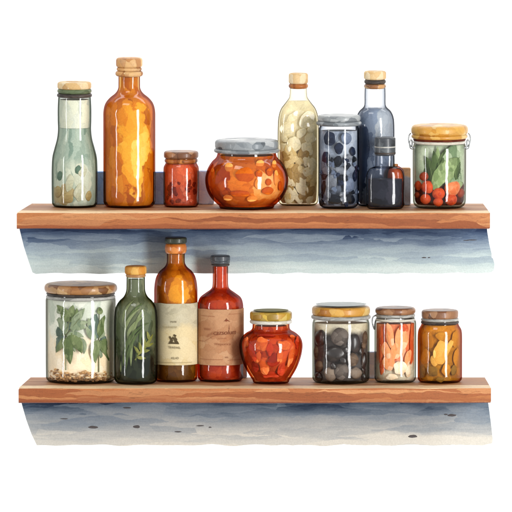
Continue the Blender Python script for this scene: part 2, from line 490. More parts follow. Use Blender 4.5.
lo = [(19.6, 396.4), (22, 406), (26, 420), (31, 434), (36.5, 445.6)] + ragged(41, 487, 445.5, .8, 9) + [(492.5, 443.5), (493.2, 440), (491.5, 425), (489.5, 410), (487.5, 396.4)]
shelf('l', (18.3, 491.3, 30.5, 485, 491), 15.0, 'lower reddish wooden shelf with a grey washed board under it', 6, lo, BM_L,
      'board under the lower shelf, washed beige with the shelf shade painted in dark blue', [(93, 427.4, 5, 1.3), (136.5, 427, 3.4, 1.5), (200, 426, 4, .6), (210, 427.5, 1.6, .6), (178, 432, 3.5, .6), (452, 415.5, 4.5, 1.2), (446, 414.6, 2, .6), (413, 436.5, 4.5, 1.5), (127, 408, 4, .8), (64, 419, 4, .5)])

# ------------------------------------------------------------------ shared materials
CORK = wc('pale_cork', ['C08A4A', 'E6BF82', 'F6DDAE', 'DDAE6A', 'FAE8C4', 'EBCB92'], (7, 7, 12), 5, 2, 0.12, .6)
CORKO = wc('orange_cork', ['CF7C22', 'F0A343', 'F8C268', 'E0932F'], (7, 7, 12), 5, 4, 0.12, .6)
AMBCAP = wc('caramel_stopper', ['8E4818', 'CF8238', 'F0C283', 'B8682A', 'F8DCA6', 'DD9C58'], (7, 7, 12), 5, 3, 0.15, .5)
COPPER = wc('brown_band', ['5E2A12', 'A65A26', 'D08A48'], (5, 5, 12), 5, 5, 0.1, .4)
DKBAND = wc('dark_band', ['2E2A28', '4A403A', '5E524A'], (7, 7, 2), 4, 5, .3, .5)
GRNBAND = wc('green_band', ['4E5A3E', '6C7A56', '8A946C'], (7, 7, 3), 4, 5, .3, .5)
STEEL = wc('grey_lid', ['2E363E', '6C757B', 'A9AEB0', '848B90', 'D6D8D6', '525B62'], (10, 10, 9), 5, 6, 0.1, .42, .4, coat=.15)
STEEL2 = wc('grey_rim', ['565E66', '8C9294', 'BEC1C0', 'A0A5A6'], (10, 10, 6), 5, 7, 0.1, .42, .4, coat=.15)
GOLD = wc('gold_lid', ['8A4E14', 'D2902C', 'F0BE5A', 'B8741E', 'F9DC92', 'E2A63E'], (10, 10, 9), 5, 8, 0.12, .42, .4, coat=.15)
GOLD2 = wc('ochre_lid', ['6E5214', 'C9952B', 'F0C850', '9A781E', 'F6DA7E'], (9, 9, 9), 5, 9, 0.12, .42, .4, coat=.15)
BROWN = wc('brown_lid', ['5A341A', 'A86E3A', 'D49C60', '804A26', 'E8BE84', 'B8824C'], (10, 10, 9), 5, 10, 0.12, .45, .4, coat=.2)
BROWN2 = wc('walnut_lid', ['4A2818', '8C5A38', 'B9855A', '6A3E28', 'CF9E72'], (9, 9, 9), 5, 11, 0.12, .45, .4, coat=.2)
DARKLID = wc('near_black_cap', ['23262B', '34383E', '4B5056', '5E6468'], (8, 8, 4), 6, 12, .3, .45, .4, coat=.2)
OLIVECAP = wc('olive_cap', ['2B2E22', '3C4030', '565A44'], (8, 8, 4), 6, 12, .3, .45, .4, coat=.2)
GREENTOP = wc('green_disc', ['6E8A84', '8AA49C', 'A9BDB4', '57746E'], (10, 6, 4), 6, 12, .2, .4, .4, coat=.2)
WHITERIM = wc('cream_rim', ['C8BFA8', 'E8E2D2', 'F2EEE4'], (9, 9, 2), 4, 3, .2, .4)
GREYRIM = wc('smoke_rim', ['8A8A84', 'B5B3AC', 'D6D3CB'], (9, 9, 2), 4, 3, .3, .4)

G_CLEAR = glass('clear_glass', (.925, .925, .915), .945)
G_GREEN = glass('pale_green_glass', (.885, .898, .882), .928)
G_SMOKE = glass('smoke_glass', (.84, .85, .87), .918)
G_CREAM = glass('straw_glass', (.905, .89, .835), .922)
G_BLUE = glass('blue_grey_glass', (.86, .87, .885), .918)
G_AMBER = glass('amber_glass', (.945, .88, .74), .918)
G_AMBER2 = glass('brown_amber_glass', (.93, .84, .66), .908)
G_RED = glass('red_glass', (.93, .80, .74), .908)
G_OLIVE = glass('olive_glass', (.835, .85, .80), .918)
G_ORANGE = glass('orange_jar_glass', (.94, .85, .76), .928)
G_OCHRE = glass('ochre_jar_glass', (.94, .87, .72), .918)
K = 1.08        # inside the glass

# ================================================================== upper row
# 1 pale green milk bottle
s = Spot(74.7, 74, 'u', 'glass_bottle', 'tall pale green bottle with cream cap, leftmost on the upper shelf', 'bottle')
s.body([(16.2, 96), (16.8, 108), (16.8, 120), (16.6, 130), (17.6, 139), (20, 148), (22.2, 157), (22.9, 168), (23, 185), (22.8, 200), (22.6, 207)], 4.5, G_GREEN)
s.fill('liquid', 127.8, wc('green_water', ['94A294', 'C2C8B8', '768C7E', 'DCDCCA', 'AAB6A8', 'CCD0C0'], (5, 5, 17), 12, 5, .12,
       zmix=(['96A69A', 'B8C2B4', '70887A', 'DCDECE'], 40, 54, (4, 4, 26)), blobs=[(-11, 12, 11, 11, ['BFA878', 'D2BC8C', 'A99468'], (6, 6, 8)), (8, 26, 8, 20, ['E6E4D0', 'D6D8C2', 'F0EEDD'], (6, 6, 12))], k=.86))
s.fill('cream_layer', 99.5, wc('pale_cream', ['C4C6B6', 'ECE6CE', 'DAD9CC', 'B4B9AE', 'F2EEDC'], (5, 5, 18), 10, 6, .08, k=.85), y1=127.6, inset=2.0)
s.cap('cap', 17.0, 80.6, 89.2, CORK, 2.2)
s.ring('green_band', 17.2, 88.6, 93.6, GRNBAND); s.ring('rim', 17.6, 93.4, 97.4, DKBAND)
# pebbles of colour settled low in the bottle
PEB = wc('ochre_pebble', ['B79A62', 'CDB27C', 'A98C58'], (5, 5, 5), 5, 2, .2)
PEBW = wc('cream_pebble', ['D8D2B2', 'E4E0C8', 'C9C6A6'], (5, 5, 5), 5, 2, .2)
PEBG = wc('sage_pebble', ['5E7A68', '718B78'], (5, 5, 5), 5, 2, .2)
for (x, y, rx, rz, m_, lb) in [(58, 192, 5, 6, PEB, 'ochre'), (68, 198, 6, 5, PEB, 'ochre'), (83, 172, 4.5, 5.5, PEBW, 'cream'), (80, 192, 6, 9, PEBW, 'cream'), (78.5, 170, 3, 4.5, PEBG, 'green'), (89, 196, 4, 5, PEB, 'ochre'), (60, 176, 3.4, 5, PEBG, 'green'), (70, 183, 4, 9, PEBW, 'cream')]:
    lump(s, x, y, rx, rz, 1.0, m_, 'slice', lb + ' slice floating low in the pale green bottle', 'slice', 'slices in the pale green bottle', .1, .2)

# 2 big amber bottle
s = Spot(129.4, 72, 'u', 'glass_bottle', 'largest amber orange bottle with caramel stopper, second from left on upper shelf', 'bottle')
s.body([(10.8, 74), (10.8, 84), (11.2, 89), (14, 93.5), (19.5, 98), (23.8, 103.5), (25.8, 111), (26, 122), (26, 150), (26, 190), (25.8, 207)], 6, G_AMBER)
s.fill('liquid', 77, wc('amber_syrup', ['C87018', 'E0922A', 'D88420', 'B45E10', 'EBA63A', 'D07A1C', '9C4C0C'], (8, 8, 20), 14, 11, .14, blobs=[(5, 62, 15, 44, ['F0B23A', 'F6C650', 'EBA42E', 'FAD66A'], (9, 9, 15)), (10, 56, 9, 22, ['FAD860', 'FCE488', 'F6CA4C'], (8, 8, 12))]), inset=2.2, base=2.6)  # yellow blobs paint the backlit glow into the syrup's colour
s.cap('stopper', 13.2, 56.8, 67.6, AMBCAP, 2.6); s.ring('band', 12.6, 67.3, 71.2, AMBCAP); s.ring('collar', 13.9, 71.0, 76.6, AMBCAP)

# 3 little red jar
s = Spot(181.2, 74, 'u', 'glass_jar', 'small red preserve jar with brown lid, between the amber bottle and the jam jar', 'jar')
s.body([(15.4, 158), (15.2, 162), (16.2, 164.5), (17.6, 168), (17.8, 178), (17.8, 195), (17.6, 205)], 4, G_ORANGE)
s.fill('preserve', 163.5, wc('red_preserve', ['B04630', 'C85A3C', '963A26'], (5, 5, 6), 8, 3, .25,
       zmix=(['CC5432', 'DE7450', 'B84828', 'EA9474'], 18, 24, (5, 5, 14))))
s.cap('lid', 17.3, 149.5, 158.4, BROWN2, 2.4); s.ring('band', 16.6, 158.0, 163.2, COPPER)
SEED = wc('seed_red', ['5A1E16', '7A2A1C', '94382A'], (4, 4, 4), 4, 3, .2)
SEED2 = wc('pulp_red', ['C9604A', 'D97A62', 'B84A36'], (4, 4, 4), 4, 4, .2)
scatter(s, 20, 167, 195, 182, 202, 1.6, 3.0, 1.3, [SEED, SEED, SEED2], 'seed', 'dark red seed or pulp bit in the small red preserve jar', 'seed', 'seeds in the small red jar', .3, .95)
scatter(s, 5, 168, 194, 172, 183, 1.0, 2.0, .8, [SEED2, SEED2], 'pulp', 'pale pink pulp speck high in the small red preserve jar', 'pulp', 'pulp in the small red jar', .3, 1.4)

# 4 jam jar
s = Spot(246.7, 58, 'u', 'jam_jar', 'squat round orange jam jar with grey metal lid', 'jar')
s.body([(29, 151), (29.6, 155), (31, 158), (35, 162), (39, 168.5), (41.2, 176), (41.4, 183), (39.6, 191), (35.5, 198), (29.5, 204), (25.5, 207)], 2.0, G_ORANGE)
s.fill('jam', 155, wc('orange_jam', ['C86414', 'E08228', 'EE9C3C', 'B8520E', 'E8903A', 'A8460C'], (12, 12, 8), 16, 4, .2, blobs=[(22, 24, 16, 14, ['F2BC70', 'E8A04C', 'F6D09A'], (7, 7, 7)), (-28, 24, 12, 22, ['A8400A', 'BC5210', '8E3408'], (9, 9, 12))]), inset=2.6, base=2.6)
s.cap('lid', 31.9, 137, 149.2, STEEL, 3.0); s.ring('lid_rim', 32.8, 148.4, 152.4, STEEL2)
JD = wc('orange_slice_dark', ['BC5410', 'CC6418', 'AE480C'], (8, 8, 8), 4, 4, .1)
JL = wc('orange_slice_pale', ['E89440', 'F0A858', 'E08834'], (8, 8, 8), 4, 4, .1)
for (x, y, rx, rz, m_, lb) in [(245, 175, 9.5, 7.5, JD, 'large dark orange'), (258.8, 174.5, 3.8, 4, JD, 'dark orange'), (269.3, 172.6, 3.8, 4.2, JD, 'dark orange'), (268.4, 182.3, 3.6, 3.4, JD, 'dark orange'),
        (222.5, 185.7, 5.5, 5, JD, 'dark orange'), (268, 191, 7, 4, JD, 'dark orange'), (240, 194, 10, 3, JD, 'dark orange'), (276, 178, 4.4, 6, JL, 'pale orange'), (274, 165, 4.5, 3.6, JL, 'pale orange'), (260, 164, 6, 3, JL, 'pale orange'), (229, 168, 6, 4, JL, 'pale orange'),
        (258, 184, 4.5, 4, JL, 'pale orange'), (213, 174, 3.5, 6, JD, 'dark orange'), (280, 186, 3.2, 5, JD, 'dark orange'), (228, 198, 7, 2.4, JL, 'pale orange'), (252, 199, 7, 2.4, JL, 'pale orange')]:
    lump(s, x, y, rx*(.8 if m_ is JL else 1), rz*(1.25 if m_ is JL else 1), 1.2, m_, 'fruit_slice', lb + ' fruit slice in the squat jam jar', 'fruit slice', 'fruit slices in the jam jar', .07, 0)

# 5 straw-coloured flat bottle
s = Spot(298.3, 93, 'u', 'glass_bottle', 'tall straw coloured flat bottle of beige chips with cork, behind the jam jar', 'bottle')
s.body([(8.4, 88), (8.6, 94), (9.4, 98), (13.0, 103), (17.4, 109), (19.8, 117), (20.6, 128), (20.7, 150), (20.6, 180), (20.2, 197), (19, 205.0)], 5, G_CREAM, sy=.56)
s.fill('oil', 101, wc('straw_oil', ['D2BA88', 'E2CFA4', 'C4A872', 'ECDDB8'], (6, 6, 12), 12, 4, .15,
      zmix=(['EADFBC', 'F4EBD0', 'DCCFA6', 'E6E0C8'], 60, 72, (9, 9, 16)), k=.82), inset=1.9, dy=.8)
s.cap('cork', 9.7, 72.4, 84, CORK, 2.2); s.ring('cork_band', 9.8, 83.4, 88.8, COPPER)
CH1 = wc('chip_cream', ['E2C68C', 'F0DCAE', 'CFB074'], (6, 6, 8), 6, 2, .3, k=.9)
CH2 = wc('chip_tan', ['BC9A5C', 'D0B078', 'AC884C'], (6, 6, 8), 6, 3, .3)
CH3 = wc('chip_pale', ['EEE2BC', 'F8F0D8', 'E2D2A4'], (6, 6, 8), 6, 3, .2, k=.85)
scatter(s, 30, 280, 316, 150, 201, 3.4, 5.6, .55, [CH1, CH1, CH2, CH3, CH2], 'dried_petal', 'beige petal shaped flake in the lower part of the tall straw coloured bottle', 'petal', 'dried petals in the straw coloured bottle', .16, .66, (1.1, 1.7), back=5)
scatter(s, 14, 281, 315, 112, 150, 5, 7.5, .45, [CH3], 'pale_petal', 'pale cream petal floating high in the tall straw coloured bottle', 'petal', 'pale petals in the straw coloured bottle', .16, .8, (.5, 1.3))

# 6 blue berry jar
s = Spot(338.8, 60, 'u', 'glass_jar', 'tall smoky blue jar of dark berries with grey lid', 'jar')
s.body([(18.8, 124), (19.4, 127), (20.1, 130), (20.2, 145), (20.2, 180), (20.2, 209)], 6.5, G_BLUE, smooth=True)
s.fill('brine', 130.5, wc('grey_brine', ['5C6472', '7C8592', '434B5C', '8E96A2'], (6, 6, 8), 9, 4, .25,
      zmix=(['8B95A4', 'B4BBC4', '77818F', 'C9CED2'], 36, 50, (7, 7, 9)), k=.85), inset=2.0, base=3, dy=.72)
s.cap('lid', 21.6, 113.2, 121.4, STEEL2, 2.6); s.ring('lid_rim', 22.7, 121.0, 125.4, STEEL)
B1 = wc('berry_navy', ['1E2538', '2A3348', '394359'], (5, 5, 5), 5, 2, .2, .35)
B2 = wc('berry_slate', ['6E7A90', '8A96AA', '5A667C'], (5, 5, 5), 5, 2, .2, .4)
B3 = wc('berry_grey', ['7C8088', '9A9EA4', '62666E'], (5, 5, 6), 5, 2, .3, .4)
B4 = wc('berry_black', ['14171E', '20242E', '2C313C'], (5, 5, 5), 5, 2, .2, .35)
tk = []
for (x, y, rx, rz, m_, lb) in [(329.4, 138.6, 6.6, 7, B1, 'navy'), (346, 138.6, 6, 6.2, B2, 'slate blue'), (325.6, 157.6, 5.4, 6.2, B1, 'navy'), (338.6, 148.5, 4.8, 5.5, B1, 'navy'), (337.6, 161.5, 4.2, 5.5, B4, 'black'),
        (352.5, 151.5, 4, 4.5, B1, 'navy'), (331.5, 182, 6, 9, B3, 'grey'), (348.6, 185, 6.4, 8, B2, 'slate blue'), (334, 199.5, 7, 5, B4, 'black'), (323.5, 187, 2.6, 7, B4, 'black'), (354.5, 176, 3, 6, B1, 'navy'), (350, 199, 6, 5, B4, 'black'),
        (341, 171, 6, 4, B3, 'grey'), (326, 170.5, 5, 4.5, B3, 'grey')]:
    tk.append((x, y, max(rx, rz)))
    lump(s, x, y, rx, rz, 2.2, m_, 'berry', lb + ' berry in the tall smoky blue jar', 'berry', lb + ' berries in the smoky blue jar', .12, .15)
scatter(s, 30, 321, 357, 158, 205, 1.8, 3.6, 1.8, [B3, B1, B4, B2], 'berry_piece', 'small cut berry piece wedged between berries in the smoky blue jar', 'berry piece', 'cut berry pieces in the smoky blue jar', .3, .62, taken=tk, back=8)

# 7 tall blue-grey bottle
s = Spot(374.9, 88, 'u', 'glass_bottle', 'tall blue grey bottle with pale cork, behind the small ink dark flask', 'bottle')
s.body([(10.3, 87), (10.5, 95), (10.6, 104), (12, 107.5), (16, 111.5), (18.6, 117.5), (19.4, 126), (19.5, 150), (19.5, 190), (19, 205)], 5, G_BLUE, sy=.92)
s.fill('liquid', 108.5, wc('slate_liquid', ['748093', '98A3B2', '55637A', '8793A4'], (10, 10, 26), 16, 6, .12, blobs=[(9, 78, 9, 24, ['C3C8CC', 'A9B2BC', 'D6D8D8'], (6, 6, 22)), (-13, 50, 7, 44, ['34425E', '44526C'], (8, 8, 20))], k=.88), inset=2.4)
s.cap('cork', 11.2, 70.2, 79.8, CORK, 2.4); s.ring('dark_ring', 10.9, 79.4, 84.2, DKBAND); s.ring('cork_band', 11.1, 83.9, 88.8, BROWN)

# 8 small dark flask
s = Spot(385, 47, 'u', 'ink_flask', 'small square shouldered flask of near black liquid with dark grey cap', 'bottle')
s.body([(9.4, 154), (9.6, 160), (9.8, 165.8), (12.0, 167.2), (16.0, 169), (18.4, 174), (18.9, 180), (18.9, 195), (18.9, 209)], 4.5, G_SMOKE, sy=.57)
s.fill('liquid', 178.8, wc('ink_liquid', ['15171F', '232530', '343642', '101219', '3E3C48'], (8, 8, 14), 10, 6, .1, .35), inset=1.8)
s.cap('cap', 10.5, 136.2, 155.4, DARKLID, 1.6); s.ring('cap_ring', 10.7, 145.6, 148.0, GREYRIM); s.ring('cap_ring', 10.8, 151.5, 154.4, DKBAND)

# 8b red-brown jar peeping out behind the flask
s = Spot(395.4, 72, 'u', 'glass_bottle', 'low orange shouldered bottle of dark red liquid, mostly hidden behind the dark flask', 'bottle')
s.body([(2.0, 165.8), (5, 167.0), (7.8, 170), (9.0, 175), (9.2, 182), (9.2, 207)], 3, G_RED)
s.fill('liquid', 181, wc('dark_red_liquid', ['4A1A14', '64241A', '351210'], (6, 6, 12), 6, 3, .1), inset=1.2)
s.fill('orange_layer', 168.5, wc('orange_layer', ['D8622A', 'E87A3C'], (6, 6, 12), 6, 3, .1), inset=1.2, y1=180.8)
s.cap('stopper', 2.6, 163.6, 167.0, COPPER, .8)

# 9 clasp jar of vegetables
s = Spot(439.3, 64, 'u', 'clasp_jar', 'wire clasp jar of tomatoes and green leaves with golden lid', 'jar')
s.body([(24.5, 139), (25, 142), (26.4, 146), (26.8, 150), (26.8, 175), (26.6, 195), (26.4, 207)], 7, G_CLEAR)
s.fill('brine', 144.5, wc('pickling_brine', ['4A1E14', '6A2A18', '381510'], (8, 8, 6), 8, 4, .15,
      zmix=(['B9C8A6', 'D2DCC2', '9DB28C', 'E0E6D4'], 22, 26, (7, 7, 16))), inset=2.0, base=3, dy=.6)
s.cap('lid', 28.4, 122.4, 135.4, GOLD, 4.2); s.ring('lid_rim', 28.2, 134.2, 138.4, GOLD); s.ring('rubber_seal', 26.4, 138.0, 140.6, wc('rubber', ['4A2016', '6E3220'], (8, 8, 3), 4, 2, .1)); s.ring('glass_lip', 26.4, 140.4, 143.6, WHITERIM)
WIRE = wc('wire_grey', ['7E8284', 'A9ADAE', 'C9CCCB'], (4, 4, 4), 4, 2, .2, .3, .6)
for sg in (-1, 1):
    pth = [(sg*29.0, 133), (sg*30.6, 135.5), (sg*31.0, 140), (sg*30.0, 144), (sg*28.0, 146.5), (sg*27.4, 142), (sg*28.6, 139.5), (sg*30.2, 143), (sg*29.2, 148), (sg*26.6, 149)]
    P = catmull([(a, s.Z(b)) for a, b in pth], 4)
    obj('clasp', tube([Vector((a, -3-1.2*math.sin(i*.3), z)) for i, (a, z) in enumerate(P)], .7), WIRE, s.e)
    q = obj('wire_bail', tube([Vector((sg*27.6*math.cos(a), 27.6*math.sin(a)*-1, s.Z(147))) for a in [k*math.pi/2/14*.28 for k in range(15)]], .6), WIRE, s.e)
TOM = wc('tomato_red', ['BC3414', 'D84E22', 'E4642E'], (6, 6, 6), 5, 3, .05, .3, .5)
TOMO = wc('tomato_orange', ['DE6A34', 'EB8450', 'F09A68'], (6, 6, 6), 5, 3, .05, .3, .5)
TOMD = wc('tomato_brown', ['7A2814', '9A3A1C', 'B04A26'], (6, 6, 6), 5, 3, .05, .3, .5)
for (x, y, r, m_, lb) in [(423.8, 176.5, 4.9, TOMD, 'small brown red tomato below the dark leaf, uppermost left in the clasp jar'), (419.6, 185.4, 5.8, TOM, 'red tomato against the left wall of the clasp jar'), (427.6, 187, 7, TOM, 'bright red tomato left of the jar middle under the leaves'),
        (438.3, 193.6, 6.4, TOM, 'red tomato at the middle of the clasp jar'), (452, 187.7, 9, TOMO, 'largest orange tomato under the big pale leaf'), (425.4, 199, 5.6, TOM, 'red tomato at the bottom left of the clasp jar'), (437.8, 202, 4.8, TOM, 'red tomato touching the middle of the jar bottom'),
        (450.5, 199.6, 6.4, TOM, 'wide red tomato on the jar bottom below the orange one'), (461.6, 193, 5.6, TOMD, 'dark red tomato against the right wall of the clasp jar'), (415.2, 195, 3.6, TOMD, 'dark sliver of tomato low by the left wall of the clasp jar')]:
    lump(s, x, y, r, r*.95, min(r, 6.4)*.95, m_, 'tomato', lb, 'tomato', 'tomatoes in the clasp jar', .04)
LGD = wc('leaf_dark', ['2E3E22', '4A5E36', '64784A'], (3, 3, 10), 6, 3, .2, .5)
LGM = wc('leaf_mid', ['62784A', '88A068', 'A8BA86', '4E6438'], (4, 4, 10), 8, 3, .2, .5)
LGP = wc('leaf_pale', ['7E9870', 'A9BC94', '66805A', 'C2D0AE'], (5, 5, 12), 8, 3, .2, .5)
def sprig(s, name, label, cat, group, leaves, stems=(), stem_mat=None, wk=1.0):
    e = bpy.data.objects.new(name, None); C.objects.link(e); e.location = s.e.location.copy(); tag(e, label, cat, group)
    for i, (pts, w, m_, dp, lob) in enumerate(leaves):
        if len(pts) == 2:
            (a, b), (c, d) = pts; pts = ((a, b), ((a+c)/2+(b-d)*.08, (b+d)/2+(c-a)*.08), (c, d))
        obj('leaf', blade(s, pts, w*wk, dp, lobes=lob), m_, e, 80)
    for pth, r in stems:
        obj('stem', tube([s.surf(x, y, 5)[0] for x, y in catmull(list(pth), 4)], r, taper=.6), stem_mat or LGD, e)
    return e
sprig(s, 'herb_leaves', 'dark green leaf fan left of middle in the clasp jar', 'leaf bunch', None,
      [(((434, 184), (419, 168)), 10, LGD, 6.5, .1), (((434, 184), (424, 156)), 11, LGD, 6, .1), (((435, 184), (433, 151)), 10, LGD, 5.4, .1), (((436, 184), (443, 158)), 9, LGD, 5, .1), (((434, 180), (437, 147)), 8, LGM, 7.6, 0)])
sprig(s, 'lettuce_leaves', 'broad pale green leaves on the right in the clasp jar', 'leaf bunch', None,
      [(((433, 190), (443, 166), (458, 158)), 15, LGM, 4.2, .05), (((449, 184), (448, 160), (455, 143)), 18, LGP, 5, .05), (((447, 186), (458, 174), (466, 152)), 17, LGM, 3.6, .05), (((449, 187), (462, 182), (468, 170)), 13, LGP, 2.8, 0), (((455, 180), (464, 158)), 9, LGD, 3.4, 0), (((442, 178), (440, 160), (447, 148)), 8, LGD, 6.2, 0), (((452, 190), (458, 184), (464, 183)), 7, LGM, 2.2, 0)])

# added blocks standing in for the shadows between the bottles
def block(name, x0, x1, ytop, d, mat, row, label):
    P0 = ROW[row]; f = 1+d*CS/D
    zt = (256-P0)/CS; z1 = ((256-ytop)*f - d*SN)/CS - zt
    bm = bmesh.new(); bmesh.ops.create_cube(bm, size=1)
    for v in bm.verts: v.co = Vector((v.co.x*(x1-x0)*f, v.co.y*6, (v.co.z+.5)*z1))*S
    bmesh.ops.bevel(bm, geom=bm.edges[:], offset=.8*S, segments=2, affect='EDGES')
    o = obj(name, bm, mat, None, 30); o.location = (((x0+x1)/2-256)*f*S, d*S, zt*S)
    return tag(o, label, 'block', 'shadow stand-in blocks along the back of the shelves')
SLATE = wc('slate_shadow', ['46608A', '6480A4', '344C72'], (12, 12, 16), 10, 4, .12, .8, k=.30)
GREYB = wc('grey_shadow', ['6E7A8A', '87909E', '606C7E'], (12, 12, 16), 10, 4, .12, .8, k=.26)
TANB = wc('tan_shadow', ['7A808C', '8C8F98', '6A7280'], (12, 12, 14), 8, 4, .12, .8, zmix=(['9E8268', 'B09478', '92765C'], 27, 30, (8, 8, 10)), k=.36)
block('shadow_block', 88, 110, 171.5, 104, SLATE, 'u', 'slate blue stand-in for the shadow between the pale green and the large amber bottle')
block('shadow_block', 148, 170, 171.8, 104, SLATE, 'u', 'slate blue stand-in for the shadow between the large amber bottle and the small red jar')
block('shadow_block', 193, 214, 170.5, 104, GREYB, 'u', 'grey stand-in for the shadow between the small red jar and the jam jar')
block('shadow_block', 397, 410.6, 167.6, 96, TANB, 'u', 'tan topped stand-in for the shadow right of the dark flask')
block('shadow_block', 228, 247, 352, 107, GREYB, 'l', 'grey stand-in for the shadow between the red bottle and the round red jar')
block('shadow_block', 364, 382, 351.6, 104, GREYB, 'l', 'grey stand-in for the shadow between the olive jar and the orange clasp jar')

# ================================================================== lower row
# 10 sprig jar
s = Spot(80.6, 70, 'l', 'glass_jar', 'wide clear jar of green sprigs with flat brown lid, leftmost on the lower shelf', 'jar')
s.body([(33, 292), (33.6, 295), (34.8, 299), (35, 305), (35, 340), (35, 365), (34.8, 385)], 5, G_CLEAR)
s.fill('cloudy_water', 298.5, wc('cloudy_water', ['F0DCBC', 'F6E6CC', 'E6CCA0', 'F6EEDE'], (12, 12, 14), 14, 4, .05,
      zmix=(['CFD4C4', 'E6E6D8', 'B9C2B2', 'F2F0E6'], 30, 52, (13, 13, 18)), k=.84), inset=2.0, base=3, dy=.82)
s.cap('lid', 36.5, 280.2, 292.4, BROWN, 4.0); s.ring('lip', 34.4, 292.0, 294.6, DKBAND); s.ring('glass_thread', 34.8, 295.0, 298.6, GREYRIM)
LA = wc('sprig_green', ['4E6038', '728452', '97A274'], (4, 4, 8), 6, 3, .2, .6)
LB = wc('sprig_sage', ['8A9A78', 'A9B494', '74866A'], (4, 4, 8), 6, 3, .2, .6)
LC = wc('sprig_teal', ['546A5A', '7C9082', '3E5244'], (4, 4, 8), 6, 3, .2, .6)
STEM = wc('stem_olive', ['6C744C', '848A60'], (3, 3, 8), 4, 2, .1)
sprig(s, 'leafy_sprig', 'leafy green sprig on the left in the wide brown lidded jar', 'sprig', 'sprigs in the wide jar',
      [(((64.6, 336), (56, 342), (51.5, 359)), 6.5, LC, 3.6, 0), (((65, 338), (60, 345), (56.5, 352)), 5, LA, 3.4, 0), (((66, 338), (69, 350), (70.5, 364)), 7.5, LA, 3.2, 0), (((67, 337), (78, 338), (82, 353)), 9.5, LA, 3.4, 0),
       (((67, 336), (76, 332), (84, 337)), 5, LB, 3.6, 0), (((63, 334), (52, 332), (47.5, 318)), 7, LC, 3.8, 0), (((66, 334), (62, 322), (54, 318)), 9, LB, 4.2, 0),
       (((70, 318), (64, 312), (57, 305)), 6, LA, 3.6, 0), (((70, 317), (72, 310), (73.5, 305)), 5, LA, 3.6, 0), (((70, 318), (65, 321), (61, 314)), 4.5, LA, 3.4, 0),
       (((72, 325), (78, 318), (85, 308)), 6, LB, 4.4, 0), (((70, 328), (80, 325), (86, 328)), 6, LB, 4.4, 0), (((73, 332), (74, 322), (80, 314)), 5, LB, 4.0, 0), (((48, 322), (46.8, 312), (52, 309)), 5, LB, 4, 0), (((66, 337), (74, 343), (75, 352)), 5, LB, 4.6, 0), (((65, 336), (58, 330), (52, 336)), 5, LA, 4.2, 0), (((70, 322), (78, 316), (77, 308)), 4.5, LA, 4.8, 0), (((56, 318), (52, 312), (56, 308)), 5, LA, 4.6, 0), (((74, 330), (82, 322), (88, 322)), 5, LB, 4.8, 0), (((65, 330), (72, 322), (76, 326)), 5, LC, 4.6, 0), (((82, 338), (86, 346), (84, 354)), 4, LB, 5, 0), (((50, 336), (46, 344), (48, 352)), 4.5, LB, 4, 0), (((60, 314), (54, 304), (50, 303)), 4, LB, 4.2, 0)],
      [(((66, 370), (66, 350), (66, 336), (69, 324), (70, 316)), .6), (((66, 336), (72, 328), (80, 318)), .5)], STEM, 1.35)
sprig(s, 'leafy_sprig', 'leafy green sprig on the right in the wide brown lidded jar', 'sprig', 'sprigs in the wide jar',
      [(((98.5, 340), (93, 350), (96, 363)), 7, LA, 3.2, 0), (((100, 341), (111, 346), (109, 361)), 10, LA, 3, 0), (((98, 338), (92, 326), (97, 314)), 9, LC, 4.4, 0), (((100, 337), (101, 324), (109, 312)), 6, LA, 3.8, 0),
       (((100, 338), (108, 330), (112.5, 326)), 6, LB, 3.8, 0), (((97, 339), (90, 336), (86.5, 326)), 5, LB, 4, 0), (((101, 340), (110, 338), (113, 341)), 5, LC, 3.4, 0), (((99, 314), (101, 311), (99.5, 307)), 4.5, LA, 3.4, 0), (((112, 322), (108, 314), (113, 306)), 6, LB, 4, 0), (((99, 341), (103, 350), (101, 358)), 5, LB, 4.4, 0), (((99, 334), (90, 328), (89, 318)), 6, LB, 4.8, 0), (((100, 330), (106, 324), (104, 316)), 5, LC, 4.6, 0)],
      [(((99, 372), (99, 355), (99, 339), (99.5, 325), (99.5, 314)), .6)], STEM, 1.35)
GR = [wc('gravel_ochre', ['D09A5E', 'ECC490', 'BE864A'], (4, 4, 4), 3, 2, .1), wc('gravel_brown', ['8E6844', 'A87E56', '7A5838'], (4, 4, 4), 3, 3, .1), wc('gravel_cream', ['F0D6A8', 'F6E2C2'], (4, 4, 4), 3, 2, .1)]
bm = bmesh.new(); rg = random.Random(4); mi = []
for i in range(420):
    a = rg.uniform(0, 2*math.pi); r = rg.uniform(28.4, 31.6)
    x, y = r*math.cos(a), r*math.sin(a); top = 4.5 + 4.5*max(0, noise.noise(Vector((x*.08, y*.08, 2)))+.4)
    z = 3.0 + rg.random()*(top+2.5)
    g = bmesh.ops.create_icosphere(bm, subdivisions=2, radius=1)
    k = Vector((rg.uniform(1.2, 2.6), rg.uniform(1.2, 2.2), rg.uniform(.8, 1.5)))
    ci = rg.choice((0, 0, 1, 2)) if z > 5.5 else rg.choice((1, 1, 0))
    fs = set()
    for v in g['verts']:
        v.co = Vector((v.co.x*k.x+x, v.co.y*k.y+y, v.co.z*k.z+z))*S; fs.update(v.link_faces)
    for f_ in fs: f_.material_index = ci
gv = obj('gravel', bm, None, None, 60)
for m_ in GR: gv.data.materials.append(m_)
world(s, gv); tag(gv, 'ochre gravel lying on the bottom of the wide sprig jar', 'gravel', None, 'stuff')

